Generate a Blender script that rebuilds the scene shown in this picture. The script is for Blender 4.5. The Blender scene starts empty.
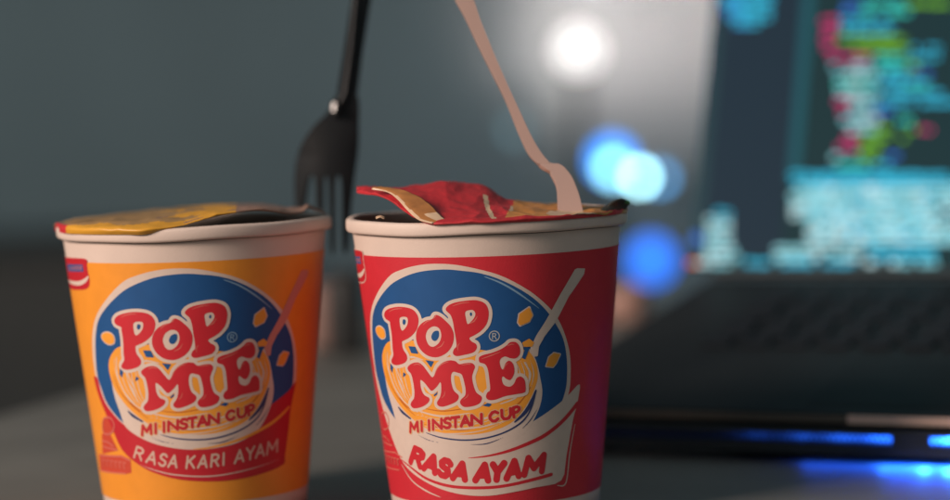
import bpy, math, random
import numpy as np
from math import sin, cos, tan, pi, radians, sqrt, atan2
from mathutils import Matrix, Vector

random.seed(7)
scene = bpy.context.scene
COL = scene.collection

# ------------------------------------------------------------------ camera, world, lamps
F_PX, CAM_H, PITCH, ROLL = 2400.0, 0.152, radians(3.93), radians(-2.0)
cam_d = bpy.data.cameras.new('camera')
cam = bpy.data.objects.new('camera', cam_d)
COL.objects.link(cam)
cam.matrix_world = Matrix.Translation((0, 0, CAM_H)) @ Matrix.Rotation(pi/2-PITCH, 4, 'X') @ Matrix.Rotation(ROLL, 4, 'Z')
cam_d.sensor_width = 36.0
cam_d.lens = 36.0*F_PX/950.0
cam_d.clip_start = 0.02
cam_d.clip_end = 60.0
cam_d.dof.use_dof = True
cam_d.dof.focus_distance = 0.812
cam_d.dof.aperture_fstop = 4.1
scene.camera = cam

world = bpy.data.worlds.new('World')
scene.world = world
world.use_nodes = True
bg = world.node_tree.nodes['Background']
bg.inputs[0].default_value = (0.43, 0.61, 0.67, 1)
bg.inputs[1].default_value = 0.235

def lamp_area(name, loc, target, size, power, color, size_y=None):
    d = bpy.data.lights.new(name, 'AREA')
    d.energy = power; d.color = color; d.size = size
    if size_y:
        d.shape = 'RECTANGLE'; d.size_y = size_y
    o = bpy.data.objects.new(name, d)
    COL.objects.link(o)
    o.location = loc
    o.rotation_euler = (Vector(target)-Vector(loc)).to_track_quat('-Z', 'Y').to_euler()
    return o

def lamp_point(name, loc, power, color, r=0.01, parent=None):
    d = bpy.data.lights.new(name, 'POINT')
    d.energy = power; d.color = color; d.shadow_soft_size = r
    o = bpy.data.objects.new(name, d)
    COL.objects.link(o)
    o.location = loc
    if parent: o.parent = parent
    return o

lamp_area('room_lamp_key', (-1.25, 0.10, 0.72), (-0.03, 0.86, 0.05), 0.5, 31.0, (1.0, 0.81, 0.70))
lamp_area('fill_light_soft', (0.5, -0.5, 1.3), (0.0, 0.9, 0.05), 0.9, 1.3, (1.0, 0.85, 0.8))  # weak fill added from the front right, not a lamp of the room

scene.view_settings.view_transform = 'Standard'
scene.view_settings.look = 'None'
scene.view_settings.exposure = 0.0
scene.view_settings.gamma = 1.0
scene.cycles.use_denoising = True
scene.cycles.max_bounces = 8
scene.cycles.sample_clamp_indirect = 4.0
scene.cycles.caustics_reflective = False
scene.cycles.caustics_refractive = False

# ------------------------------------------------------------------ helpers
CAMM = np.array(cam.matrix_world)[:3, :3]
CAMO = np.array([0, 0, CAM_H])

def ray(px, py):
    d = CAMM @ np.array([(px-475)/F_PX, (250-py)/F_PX, -1.0])
    return d/np.linalg.norm(d)

def at(px, py, Y):
    """point seen at (px, py) of the photograph at depth Y"""
    d = ray(px, py)
    return CAMO + d*(Y/d[1])

def on_plane(px, py, P, N):
    d = ray(px, py)
    return CAMO + d*(np.dot(np.array(P)-CAMO, N)/np.dot(d, N))

def lin(c):
    return tuple(((v/255)/12.92 if v/255 <= .04045 else ((v/255+.055)/1.055)**2.4) for v in c)

MATS = {}
def mat(name, col, rough=0.5, metal=0.0, emit=None, strength=0.0, var=0.06, scale=60.0, bump=0.0, spec=0.5, coords='Object', bscale=None):
    if name in MATS: return MATS[name]
    m = bpy.data.materials.new(name)
    m.use_nodes = True
    nt = m.node_tree
    b = nt.nodes['Principled BSDF']
    b.inputs['Roughness'].default_value = rough
    b.inputs['Metallic'].default_value = metal
    b.inputs['Specular IOR Level'].default_value = spec
    tc = nt.nodes.new('ShaderNodeTexCoord')
    nz = nt.nodes.new('ShaderNodeTexNoise')
    nz.inputs['Scale'].default_value = scale
    nz.inputs['Detail'].default_value = 6
    nt.links.new(tc.outputs[coords], nz.inputs['Vector'])
    mp = nt.nodes.new('ShaderNodeMix'); mp.data_type = 'RGBA'
    mp.inputs[6].default_value = tuple(max(0, c*(1-var*1.6)) for c in col)+(1,)
    mp.inputs[7].default_value = tuple(min(1, c*(1+var*1.6)) for c in col)+(1,)
    nt.links.new(nz.outputs['Fac'], mp.inputs[0])
    nt.links.new(mp.outputs[2], b.inputs['Base Color'])
    if bump:
        n2 = nt.nodes.new('ShaderNodeTexNoise')
        n2.inputs['Scale'].default_value = bscale or scale*6
        n2.inputs['Detail'].default_value = 4
        nt.links.new(tc.outputs[coords], n2.inputs['Vector'])
        bp = nt.nodes.new('ShaderNodeBump')
        bp.inputs['Strength'].default_value = bump
        bp.inputs['Distance'].default_value = 0.0006
        nt.links.new(n2.outputs['Fac'], bp.inputs['Height'])
        nt.links.new(bp.outputs['Normal'], b.inputs['Normal'])
    if emit:
        b.inputs['Emission Color'].default_value = tuple(emit)+(1,)
        b.inputs['Emission Strength'].default_value = strength
    MATS[name] = m
    return m

def add(name, verts, faces, m, parent=None, smooth=False, mi=None):
    me = bpy.data.meshes.new(name)
    me.from_pydata([tuple(map(float, v)) for v in verts], [], [tuple(int(i) for i in f) for f in faces])
    for x in (m if isinstance(m, (list, tuple)) else [m]):
        me.materials.append(x)
    if mi is not None:
        me.polygons.foreach_set('material_index', [int(i) for i in mi])
    if smooth:
        me.polygons.foreach_set('use_smooth', [True]*len(me.polygons))
    me.update()
    o = bpy.data.objects.new(name, me)
    COL.objects.link(o)
    if parent: o.parent = parent
    return o

def thing(name, label, cat, loc=(0, 0, 0), rot=None, group=None):
    o = bpy.data.objects.new(name, None)
    COL.objects.link(o)
    o.location = loc
    o.empty_display_size = 0.02
    if rot is not None: o.rotation_euler = rot
    o['label'] = label; o['category'] = cat
    if group: o['group'] = group
    return o

class MB:
    def __init__(s): s.v = []; s.f = []
    def box(s, x0, x1, y0, y1, z0, z1, M=None):
        n = len(s.v)
        P = [(x, y, z) for z in (z0, z1) for y in (y0, y1) for x in (x0, x1)]
        if M is not None: P = [tuple(M @ Vector(p)) for p in P]
        s.v += P
        s.f += [tuple(n+i for i in q) for q in ((0, 2, 3, 1), (4, 5, 7, 6), (0, 1, 5, 4), (2, 6, 7, 3), (0, 4, 6, 2), (1, 3, 7, 5))]
    def lathe(s, prof, n=64, c=(0, 0, 0), closed=False, wob=None):
        b = len(s.v)
        for r, z in prof:
            for k in range(n):
                a = 2*pi*k/n
                rr, zz = (r, z) if wob is None else wob(r, z, a)
                s.v.append((c[0]+rr*sin(a), c[1]-rr*cos(a), c[2]+zz))
        m = len(prof)
        for i in range(m if closed else m-1):
            for k in range(n):
                i2 = (i+1) % m
                s.f.append((b+i*n+k, b+i*n+(k+1) % n, b+i2*n+(k+1) % n, b+i2*n+k))
    def disc(s, r, z, n=64, c=(0, 0, 0), up=True):
        b = len(s.v)
        s.v += [(c[0]+r*sin(2*pi*k/n), c[1]-r*cos(2*pi*k/n), c[2]+z) for k in range(n)]
        f = tuple(b+k for k in range(n))
        s.f.append(f if up else f[::-1])
    def tube(s, pts, rad, n=10):
        pts = [Vector(p) for p in pts]
        b = len(s.v)
        for i, p in enumerate(pts):
            t = (pts[min(i+1, len(pts)-1)]-pts[max(i-1, 0)]).normalized()
            a = t.cross(Vector((0.2, 0.3, 1))).normalized(); c = t.cross(a)
            r = rad[i] if isinstance(rad, (list, tuple)) else rad
            for k in range(n):
                q = p + a*(r*cos(2*pi*k/n)) + c*(r*sin(2*pi*k/n))
                s.v.append(tuple(q))
        for i in range(len(pts)-1):
            for k in range(n):
                s.f.append((b+i*n+k, b+i*n+(k+1) % n, b+(i+1)*n+(k+1) % n, b+(i+1)*n+k))
        s.f.append(tuple(b+k for k in range(n))[::-1]); e = b+(len(pts)-1)*n
        s.f.append(tuple(e+k for k in range(n)))
    def build(s, name, m, parent=None, smooth=False, bevel=0):
        o = add(name, s.v, s.f, m, parent, smooth)
        if bevel:
            md = o.modifiers.new('bevel', 'BEVEL'); md.width = bevel; md.segments = 3; md.limit_method = 'ANGLE'
        return o

def sphere(name, c, r, m, parent=None, seg=24, squash=1.0):
    mb = MB()
    prof = [(max(1e-6, r*sin(pi*i/seg)), -r*squash*cos(pi*i/seg)) for i in range(seg+1)]
    mb.lathe(prof, 2*seg, c)
    return mb.build(name, m, parent, True)

def crom(P, closed=True, k=6):
    P = np.array(P, float); n = len(P); out = []
    rng = range(n) if closed else range(n-1)
    for i in rng:
        g = (lambda j: P[j % n]) if closed else (lambda j: P[min(max(j, 0), n-1)])
        p0, p1, p2, p3 = g(i-1), g(i), g(i+1), g(i+2)
        for t in np.linspace(0, 1, k, endpoint=False):
            out.append(.5*((2*p1)+(-p0+p2)*t+(2*p0-5*p1+4*p2-p3)*t*t+(-p0+3*p1-3*p2+p3)*t**3))
    if not closed: out.append(P[-1])
    return np.array(out)

# ------------------------------------------------------------------ shapes as distance fields, meshed by marching squares
def seg_dist(X, A, B):
    out = np.full(len(X), 1e9)
    for a, b in zip(A, B):
        ab = b-a; L = max(1e-12, ab@ab)
        t = np.clip(((X-a)@ab)/L, 0, 1)
        d = X-(a+t[:, None]*ab)
        out = np.minimum(out, d[:, 0]**2+d[:, 1]**2)
    return np.sqrt(out)

def poly(P):
    P = np.array(P, float)
    def f(X):
        A = P; B = np.roll(P, -1, 0)
        d = seg_dist(X, A, B)
        ins = np.zeros(len(X), bool)
        for a, b in zip(A, B):
            if a[1] == b[1]: continue
            c = ((a[1] > X[:, 1]) != (b[1] > X[:, 1])) & (X[:, 0] < (b[0]-a[0])*(X[:, 1]-a[1])/(b[1]-a[1])+a[0])
            ins ^= c
        return np.where(ins, -d, d)
    f.bb = (P.min(0), P.max(0))
    return f

def stroke(P, r):
    P = np.array(P, float)
    n = len(P)
    R = np.array(r, float) if hasattr(r, '__len__') else np.full(n, float(r))
    if len(R) != n: R = np.interp(np.linspace(0, 1, n), np.linspace(0, 1, len(R)), R)
    def f(X):
        out = np.full(len(X), 1e9)
        for i in range(n-1):
            a, b = P[i], P[i+1]; ab = b-a; L = max(1e-12, ab@ab)
            t = np.clip(((X-a)@ab)/L, 0, 1)
            d = X-(a+t[:, None]*ab)
            out = np.minimum(out, np.hypot(d[:, 0], d[:, 1])-(R[i]+(R[i+1]-R[i])*t))
        return out
    f.bb = (P.min(0)-R.max(), P.max(0)+R.max())
    return f

def union(*F):
    def f(X):
        o = F[0](X)
        for g in F[1:]:
            bb = g.bb; m = ((X > bb[0]-4) & (X < bb[1]+4)).all(1)
            if m.any(): o[m] = np.minimum(o[m], g(X[m]))
        return o
    f.bb = (np.min([g.bb[0] for g in F], 0), np.max([g.bb[1] for g in F], 0))
    return f

def grow(F, r):
    f = lambda X: F(X)-r
    f.bb = (F.bb[0]-r, F.bb[1]+r)
    return f

def minus(F, G):
    f = lambda X: np.maximum(F(X), -G(X))
    f.bb = F.bb
    return f

def inter(F, G):
    f = lambda X: np.maximum(F(X), G(X))
    f.bb = (np.maximum(F.bb[0], G.bb[0]), np.minimum(F.bb[1], G.bb[1]))
    return f

def march(F, h):
    lo, hi = np.array(F.bb[0])-2*h, np.array(F.bb[1])+2*h
    xs = np.arange(lo[0], hi[0]+h, h); ys = np.arange(lo[1], hi[1]+h, h)
    nx, ny = len(xs), len(ys)
    GX, GY = np.meshgrid(xs, ys)
    V = F(np.stack([GX.ravel(), GY.ravel()], 1)).reshape(ny, nx)
    V[V == 0] = 1e-9
    ins = V < 0
    cnt = ins[:-1, :-1].astype(int)+ins[:-1, 1:]+ins[1:, 1:]+ins[1:, :-1]
    idx = {}; verts = []; faces = []
    def gv(j, i):
        k = (j, i)
        if k not in idx: idx[k] = len(verts); verts.append((xs[i], ys[j]))
        return idx[k]
    def ev(a, b):
        k = (a, b) if a < b else (b, a)
        if k not in idx:
            va, vb = V[k[0]], V[k[1]]; t = va/(va-vb)
            idx[k] = len(verts)
            verts.append((xs[k[0][1]]+t*(xs[k[1][1]]-xs[k[0][1]]), ys[k[0][0]]+t*(ys[k[1][0]]-ys[k[0][0]])))
        return idx[k]
    for j, i in zip(*np.nonzero(cnt)):
        C = [(j, i), (j, i+1), (j+1, i+1), (j+1, i)]
        if cnt[j, i] == 4:
            faces.append([gv(*c) for c in C]); continue
        fc = []
        for a in range(4):
            p, q = C[a], C[(a+1) % 4]
            if ins[p]: fc.append(gv(*p))
            if ins[p] != ins[q]: fc.append(ev(p, q))
        if len(fc) >= 3: faces.append(fc)
    return np.array(verts), faces

# ------------------------------------------------------------------ the setting
M_table = mat('table_laminate', (0.155, 0.150, 0.136), 0.5, var=0.22, scale=14, bump=0.25, bscale=500)
M_wall = mat('wall_paint', (0.255, 0.345, 0.375), 0.9, var=0.22, scale=1.6, coords='Object')
M_curtain = mat('curtain_cloth', (0.62, 0.57, 0.56), 0.95, var=0.05, scale=4)
WALL_Y = 3.7

floor = MB(); floor.box(-6, 6, -3, WALL_Y+.2, -0.80, -0.76)
o = floor.build('floor', mat('floor_tiles', (0.05, 0.052, 0.055), 0.6)); o['kind'] = 'structure'
wall = MB(); wall.box(-6, 6, WALL_Y, WALL_Y+.15, -0.75, 2.6)
o = wall.build('wall', M_wall); o['kind'] = 'structure'

# desk: its left edge runs away from the camera
E0 = on_plane(-40, 427, (0, 0, 0), (0, 0, 1)); E1 = on_plane(88, 391.5, (0, 0, 0), (0, 0, 1))
dr = (E1-E0)/np.linalg.norm(E1-E0)
far = E1+dr*((1.62-E1[1])/dr[1])
near = E0-dr*0.35
desk = thing('desk', 'grey-brown desk top carrying the two noodle cups and the laptop', 'desk', (0, 1.0, -0.03))
top = [(-0.62, -0.5), (1.2, -0.5), (1.2, 1.62), (far[0], 1.62), (E1[0], E1[1]), (near[0], near[1])]
v = [(x, y-1.0, z) for z in (0.002, 0.03) for x, y in top]; n = len(top)
f = [tuple(range(n))[::-1], tuple(range(n, 2*n))]+[(i, (i+1) % n, n+(i+1) % n, n+i) for i in range(n)]
o = add('table_top', v, f, M_table, desk)
for lx, ly in ((-0.45, -0.4), (1.1, -0.4), (1.1, 1.5), (0.0, 1.5)):
    l = MB(); l.box(lx-.025, lx+.025, ly-1.025, ly-.975, -0.73, 0.001)
    l.build('leg', mat('desk_leg_steel', (0.05, 0.05, 0.05), 0.5), desk)

# ------------------------------------------------------------------ cups
CUP_H = 0.1065
RED = np.array([0.0044, 0.850, 0.0]); YEL = np.array([-0.1018, 0.874, 0.0])
ROT_YEL = radians(20.0)
Z0, Z1, R0, R1 = 0.0086, 0.0945, 0.0375, 0.0468
def rad(z): return R0+(R1-R0)*(z-Z0)/(Z1-Z0)
US = 42.0      # mm of artwork per radian

def px_uv(p, C=RED, rot=0.0):
    """photo pixel -> artwork coordinates (arc mm, height mm) on a cup's printed wall"""
    d = ray(*p); o = CAMO-C
    k = (R1-R0)/(Z1-Z0); c0 = R0-k*Z0
    a = d[0]**2+d[1]**2-(k*d[2])**2
    b = 2*(o[0]*d[0]+o[1]*d[1]-k*d[2]*(c0+k*o[2]))
    c = o[0]**2+o[1]**2-(c0+k*o[2])**2
    D = b*b-4*a*c
    t = (-b-sqrt(max(0, D)))/(2*a)
    q = o+t*d
    return ((atan2(q[0], -q[1])-rot)*US, q[2]*1000)
MM = 0.337     # mm per photo pixel on the cup front

def Z(ox, oy, pts, s=7.142): return [(ox+x/s, oy+y/s) for x, y in pts]
def R_(P): return [px_uv(p) for p in P]
def Y_(P):
    return [(u, v-0.9+0.9) for u, v in (px_uv(p, YEL, ROT_YEL) for p in P)]
def at_uv(L):
    '''mixed outline: ('y', points) were traced on the orange cup, ('r', points) on the red one'''
    return sum([R_(p) if c == 'r' else Y_(p) for c, p in L], [])
def rp(P, k=6): return poly(crom(R_(P), True, k))
def rs(P, r, k=5): return stroke(crom(R_(P), False, k), np.array(r)*MM)
def yp(P, k=6): return poly(crom(Y_(P), True, k))
def ys_(P, r, k=5): return stroke(crom(Y_(P), False, k), np.array(r)*MM)
def rpoly(P): return poly(R_(P))
def ypoly(P): return poly(Y_(P))

def wrap(name, F, m, layer, parent, h=0.26):
    V, faces = march(F, h)
    if not faces: return None
    th = V[:, 0]/US; z = V[:, 1]/1000
    r = R0+(R1-R0)*(z-Z0)/(Z1-Z0)+0.00018+layer*0.000013
    P = np.stack([r*np.sin(th), -r*np.cos(th), z], 1)
    return add(name, P, faces, m, parent, smooth=True)

PAPER = (0.66, 0.525, 0.45)
C_cream = mat('print_cream', (0.66, 0.52, 0.44), 0.55, var=0.04, scale=300)
C_red = mat('print_red', (0.56, 0.016, 0.028), 0.5, var=0.06, scale=120)
C_blue = mat('print_blue', (0.012, 0.080, 0.24), 0.6, var=0.08, scale=120, spec=.3)
C_navy = mat('print_navy', (0.02, 0.035, 0.12), 0.5, var=0.05)
C_orange = mat('print_orange', (0.84, 0.33, 0.035), 0.5, var=0.06, scale=150)
C_dorange = mat('print_dark_orange', (0.55, 0.14, 0.012), 0.5, var=0.06)
C_label_red = mat('label_red', (0.58, 0.022, 0.036), 0.5, var=0.05, scale=160, bump=0.12, bscale=1500)
C_label_yel = mat('label_orange', (0.82, 0.295, 0.028), 0.45, var=0.05, scale=160, bump=0.12, bscale=1500)
C_glint = mat('print_pale_blue', (0.22, 0.36, 0.50), 0.5)
C_bred = mat('print_deep_red', (0.50, 0.014, 0.025), 0.5, var=0.05)
C_pink = mat('print_pink', (0.62, 0.16, 0.12), 0.5, var=0.05)
C_paper = mat('cup_paper', PAPER, 0.6, var=0.05, scale=90, bump=0.10, bscale=1400)
C_inner = mat('cup_inside', (0.30, 0.26, 0.22), 0.4, var=0.06)

# ---- artwork outlines traced in zoomed views of the photograph
ring_out = [(369.6, 330), (369.8, 320), (372.6, 306), (378.2, 290.6), (388, 278), (402, 269.6), (420.2, 264.9), (438.4, 263.7), (458, 265.1), (480, 269.6),
            (498.2, 274.7), (515, 282.4), (533.2, 293.6), (549.4, 308), (558.4, 320.2), (565.4, 336.8), (569.6, 355), (570.3, 373.2), (568.8, 391),
            (561, 412), (545, 432), (520, 447), (485, 455), (445, 453), (412, 440), (390, 420), (380, 402), (374, 380), (370.5, 357)]
blue_out = [(374.2, 330), (374.8, 318), (378.2, 303), (388, 287.8), (402, 278), (420.2, 271.7), (444, 269.4), (465, 271), (480, 273.2), (496.8, 278.2), (515, 286.6),
            (531.8, 297.1), (545.6, 310), (555.6, 324.2), (562.6, 338.2), (566.1, 355), (566.8, 373.2), (565.2, 390), (558, 409), (543, 428), (518, 442),
            (485, 449), (447, 447), (417, 436), (396, 419), (385, 400), (379, 380), (375.2, 357)]
bowl = [(388, 345), (384.6, 360), (386, 378), (388.5, 392), (393, 408), (398, 423), (412, 436), (430, 444.5), (455, 449.5), (482, 449), (505, 444), (524, 433),
        (533, 421), (540, 405), (542, 391), (540.2, 379), (537, 364), (533.9, 355), (535.4, 348), (526, 350), (505, 356), (470, 352), (440, 345), (400, 344)]
noodle = [(391, 341), (385.2, 346.6), (382.8, 356), (383.8, 367.6), (387.3, 381.6), (392.5, 393), (400, 405), (411, 417), (424, 427), (442, 432.6), (470, 434.6),
          (494, 430.5), (514, 420.5), (527.6, 403), (534.6, 388), (537.6, 376), (536, 364), (531, 354), (524, 350), (500, 352), (450, 345), (410, 340)]

P1 = Z(380, 285, [(35, 210), (50, 180), (90, 162), (150, 155), (215, 165), (255, 190), (278, 235), (275, 290), (255, 335), (215, 375), (168, 400)]) + \
     Z(360, 320, [(305, 158), (312, 205), (340, 255), (338, 290), (310, 312), (265, 322), (235, 310), (230, 285), (243, 250), (238, 200), (232, 110), (220, 30)]) + \
     Z(380, 285, [(75, 262), (45, 240)])
P1h = Z(380, 285, [(147, 235), (195, 230), (203, 265), (190, 300), (165, 325), (150, 300)])
P1d = Z(380, 285, [(170, 245), (186, 250), (187, 272), (176, 285), (166, 270)])
O1 = Z(380, 285, [(262, 345), (285, 290), (330, 255), (375, 243), (397, 214), (430, 222), (470, 255), (510, 300), (530, 360), (518, 430), (477, 485), (412, 515), (347, 505), (297, 465), (267, 410)])
O1h = Z(380, 285, [(330, 370), (345, 320), (385, 295), (425, 310), (440, 360), (425, 410), (385, 440), (350, 425)])
O1d = Z(380, 285, [(370, 365), (388, 332), (420, 328), (423, 368), (402, 398), (378, 392)])
P2 = Z(380, 285, [(473, 180), (480, 155), (515, 132), (570, 118), (650, 108), (700, 110), (748, 130), (772, 170), (776, 220), (760, 280), (720, 328), (675, 358), (640, 378),
                  (655, 402), (685, 420), (692, 450), (668, 480), (610, 497), (548, 507), (523, 488), (530, 458), (547, 438), (545, 395), (532, 320), (522, 260), (505, 213)])
P2h = Z(380, 285, [(612, 190), (660, 178), (681, 200), (675, 230), (650, 262), (627, 278), (615, 240)])
P2d = Z(380, 285, [(645, 196), (656, 198), (657, 215), (650, 222), (643, 212)])
MI = Z(400, 335, [(60, 228), (88, 203), (130, 195), (165, 215), (198, 258), (232, 300), (252, 278), (270, 232), (302, 200), (350, 181), (395, 185), (425, 207), (470, 200),
                  (515, 200), (536, 225), (525, 262), (516, 300), (525, 355), (545, 408), (582, 438), (583, 465), (565, 490), (520, 508), (460, 513), (432, 488), (436, 462),
                  (466, 430), (470, 390), (462, 345), (450, 300), (438, 278), (410, 268), (385, 262), (370, 277), (366, 312), (372, 355), (388, 398), (420, 430), (415, 463),
                  (380, 488), (312, 511), (275, 503), (268, 478), (288, 443), (297, 395), (292, 337), (265, 370), (232, 398), (212, 383), (182, 345), (152, 320), (150, 348),
                  (158, 392), (178, 428), (213, 450), (205, 483), (160, 513), (105, 523), (82, 503), (85, 478), (104, 450), (107, 400), (99, 340), (85, 282), (63, 252)])
E1_ = Z(480, 320, [(-8, 282), (-2, 262), (29, 247), (89, 232), (149, 207), (190, 180), (215, 158), (255, 158), (280, 190), (283, 240), (255, 272), (215, 272), (178, 260),
                   (148, 275), (140, 300), (148, 336), (163, 352), (182, 308), (210, 290), (238, 320), (243, 378), (218, 425), (190, 422), (163, 402), (155, 425), (170, 462),
                   (210, 475), (240, 455), (260, 415), (290, 403), (318, 432), (324, 500), (312, 518), (270, 527), (180, 543), (110, 568), (62, 570), (43, 548), (52, 518),
                   (72, 496), (66, 420), (55, 350), (35, 315), (0, 303)])
letters = [rp(q) for q in (P1, O1, P2, MI, E1_)]
holes = [rp(q) for q in (P1h, O1h, P2h)]
dots = [rp(P1d), rp(O1d), rp(P2d)]
gaps = [rpoly([(409, 346), (415.8, 346.6), (419, 353.8), (411.8, 353)]), rpoly([(425.8, 359.9), (434.5, 361.3), (431.4, 367.4)]),
        rpoly([(404, 372), (407, 374.5), (403.5, 377.5)]), rpoly([(391, 363), (394, 367), (393, 373), (391, 369)]),
        rpoly([(434, 395), (438, 391.5), (437.5, 394.5), (434.5, 396.5)]), rpoly([(482.5, 405.5), (487.5, 402.8), (492, 404), (489, 406.8)]),
        rpoly([(524.8, 348.7), (529.4, 347.6), (524.8, 359.4), (521.6, 357.6)])]
flakes = [rpoly([(529, 307.2), (532.3, 315.3), (529, 321.6), (519.9, 325.5), (517.8, 322.3), (519.2, 313.9)]),
          rpoly([(553.5, 352.9), (559.8, 354.3), (555.6, 363.4), (552.8, 366.9), (545.8, 366.2), (548.6, 357.1)]),
          rp([(376.8, 328.4), (380.3, 326.3), (384.5, 329.8), (385.5, 336.8), (381.7, 338.2), (377.5, 333.3)]),
          rpoly([(522, 342.4), (529, 338.5), (533.9, 342.4), (531.8, 346.6), (523.4, 346.8)])]
utensil = rpoly([(574.2, 269.5), (576.5, 268.2), (584.5, 268.4), (583.5, 274), (568, 297), (555.6, 321.4), (544.4, 336), (538.6, 346.6), (537.5, 356), (533, 357), (530, 348), (536, 335.4), (545.8, 320), (560, 294)])
strands_c = [([(388, 352), (390, 372), (400, 396), (418, 412)], (.5, .9, .5)), ([(394, 348), (396, 366), (405, 388)], (.4, .8, .3)),
             ([(412, 408), (440, 416), (470, 413)], (.4, 1, .4)), ([(430, 420), (462, 424), (500, 414)], (.4, 1, .3)),
             ([(500, 404), (515, 398), (528, 385)], (.4, .9, .4)), ([(405, 360), (412, 357), (424, 360)], (.5, 1.1, .4)), ([(470, 352), (480, 356), (484, 366)], (.6, 1, .4)),
             ([(524, 362), (530, 374), (527, 388)], (.5, 1.1, .4)), ([(398, 378), (402, 386), (406, 398)], (.4, .9, .3)), ([(448, 428), (480, 427), (507, 420)], (.3, .7, .3))]
strands_c += [([(386+k*4.2, 350-k), (388+k*4, 366+k), (394+k*4, 384+k*2.5), (404+k*5, 400+k*4)], (.2, .55, .2)) for k in range(5)] + [([(415, 414+k*5), (445, 420+k*4.5), (480, 419+k*4), (508, 408+k*4)], (.2, .6, .2)) for k in range(4)] + \
            [([(515+k*5, 360), (520+k*4.5, 374), (518+k*4, 390)], (.2, .55, .2)) for k in range(4)]
strands_d = [([(386, 366), (391, 384), (402, 402), (416, 416)], (.3, .7, .3)), ([(420, 407), (445, 411), (480, 405)], (.3, .7, .3)), ([(424, 424), (460, 430), (497, 422)], (.3, .8, .3)),
             ([(505, 411), (520, 402), (531, 386)], (.3, .8, .3)), ([(398, 354), (399, 368), (403, 380)], (.3, .6, .2)), ([(490, 378), (492, 388), (496, 396)], (.3, .7, .3)),
             ([(397, 392), (404, 403), (412, 410)], (.3, .9, .3))]
arcs = [rs([(399, 407), (403, 412), (411, 418.5)], (.7, 1.7, .9)), rs([(426.6, 432.7), (442, 437.6), (463, 440), (484, 438.3), (505, 432), (522, 421.5), (531, 408), (536, 390)], (.35, .75, .8, .8, .8, .9, .7, .5)),
        rs([(514.5, 422), (525, 412), (532, 400), (535.4, 390)], (.7, 2.0, 1.9, .5)), rs([(418, 434.5), (428, 439.7), (439, 442.5)], (.2, .4, .2)),
        rs([(470, 444.6), (486.8, 443.5), (504, 437)], (.2, .55, .2)), rs([(522, 428.6), (530, 420), (537.5, 408)], (.2, .5, .2))]
glint = rs([(484, 276.4), (501, 283), (519, 293.6), (538.8, 308.4)], (.3, .85, .9, .2))
shines = [rs(Z(380, 285, q), w) for q, w in (([(312, 285), (335, 262), (368, 250)], (.2, .5, .2)), ([(385, 238), (396, 226), (402, 216)], (.3, .5, .3)), ([(405, 452), (440, 435), (462, 400)], (.2, .5, .2)),
          ([(640, 275), (672, 258), (697, 222)], (.2, .55, .2)), ([(560, 470), (556, 440), (570, 415)], (.2, .4, .2)), ([(520, 150), (580, 130), (640, 124)], (.2, .45, .2)), ([(70, 190), (110, 172), (170, 168)], (.2, .45, .2)))] + \
         [rs(Z(400, 335, q), w) for q, w in (([(248, 290), (268, 240), (300, 208), (350, 190)], (.3, .5, .5, .2)), ([(582, 170), (650, 146), (720, 118)], (.2, .5, .2)), ([(765, 80), (790, 66), (815, 66)], (.2, .5, .2)),
          ([(740, 248), (752, 215), (775, 200)], (.2, .5, .2)), ([(100, 215), (130, 206), (155, 218)], (.2, .45, .2)), ([(455, 458), (480, 440), (490, 420)], (.2, .4, .2)), ([(300, 450), (318, 430), (325, 400)], (.2, .4, .2)), ([(440, 215), (480, 208), (510, 208)], (.2, .4, .2)))]

# stroke alphabet on a unit cell (x 0..1, y 0..1)
AL = {'R': [[(0, 0), (0, 1), (.55, 1), (.85, .88), (.88, .68), (.6, .5), (0, .48)], [(.45, .48), (.95, 0)]],
      'A': [[(0, 0), (.5, 1), (1, 0)], [(.22, .32), (.78, .32)]],
      'S': [[(.95, .85), (.7, 1), (.3, 1), (.05, .8), (.15, .6), (.85, .42), (.95, .2), (.7, 0), (.3, 0), (0, .15)]],
      'Y': [[(0, 1), (.5, .48), (1, 1)], [(.5, .48), (.5, 0)]],
      'M': [[(0, 0), (.06, 1), (.5, .3), (.94, 1), (1, 0)]],
      'I': [[(.5, 0), (.5, 1)]],
      'N': [[(0, 0), (0, 1), (1, 0), (1, 1)]],
      'T': [[(0, 1), (1, 1)], [(.5, 1), (.5, 0)]],
      'C': [[(.95, .82), (.65, 1), (.3, .95), (.02, .65), (.02, .35), (.3, .05), (.65, 0), (.95, .18)]],
      'U': [[(0, 1), (0, .35), (.2, .05), (.5, 0), (.8, .05), (1, .35), (1, 1)]],
      'P': [[(0, 0), (0, 1), (.6, 1), (.95, .85), (.95, .62), (.6, .45), (0, .45)]],
      'K': [[(0, 0), (0, 1)], [(.9, 1), (.05, .45)], [(.3, .6), (1, 0)]]}

def text_on(items, base, H, r, shear, conv, top=None):
    """items: (letter, x0, x1) in photo pixels; base: polyline of the baseline"""
    bx = [b[0] for b in base]; by = [b[1] for b in base]
    out = []
    for ch, x0, x1 in items:
        y0, y1 = np.interp(x0, bx, by), np.interp(x1, bx, by)
        w = np.array([x1-x0, y1-y0]); n = np.array([w[1], -w[0]])/np.linalg.norm(w)
        hh = H(0.5*(x0+x1)) if callable(H) else H
        up = n*0.35*hh+np.array([0, -1])*0.65*hh
        for pl in AL[ch]:
            P = [np.array([x0, y0])+w*(x+shear*y)+up*y for x, y in pl]
            out.append(stroke(conv([tuple(p) for p in P]), r*MM))
    return union(*out)

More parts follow.
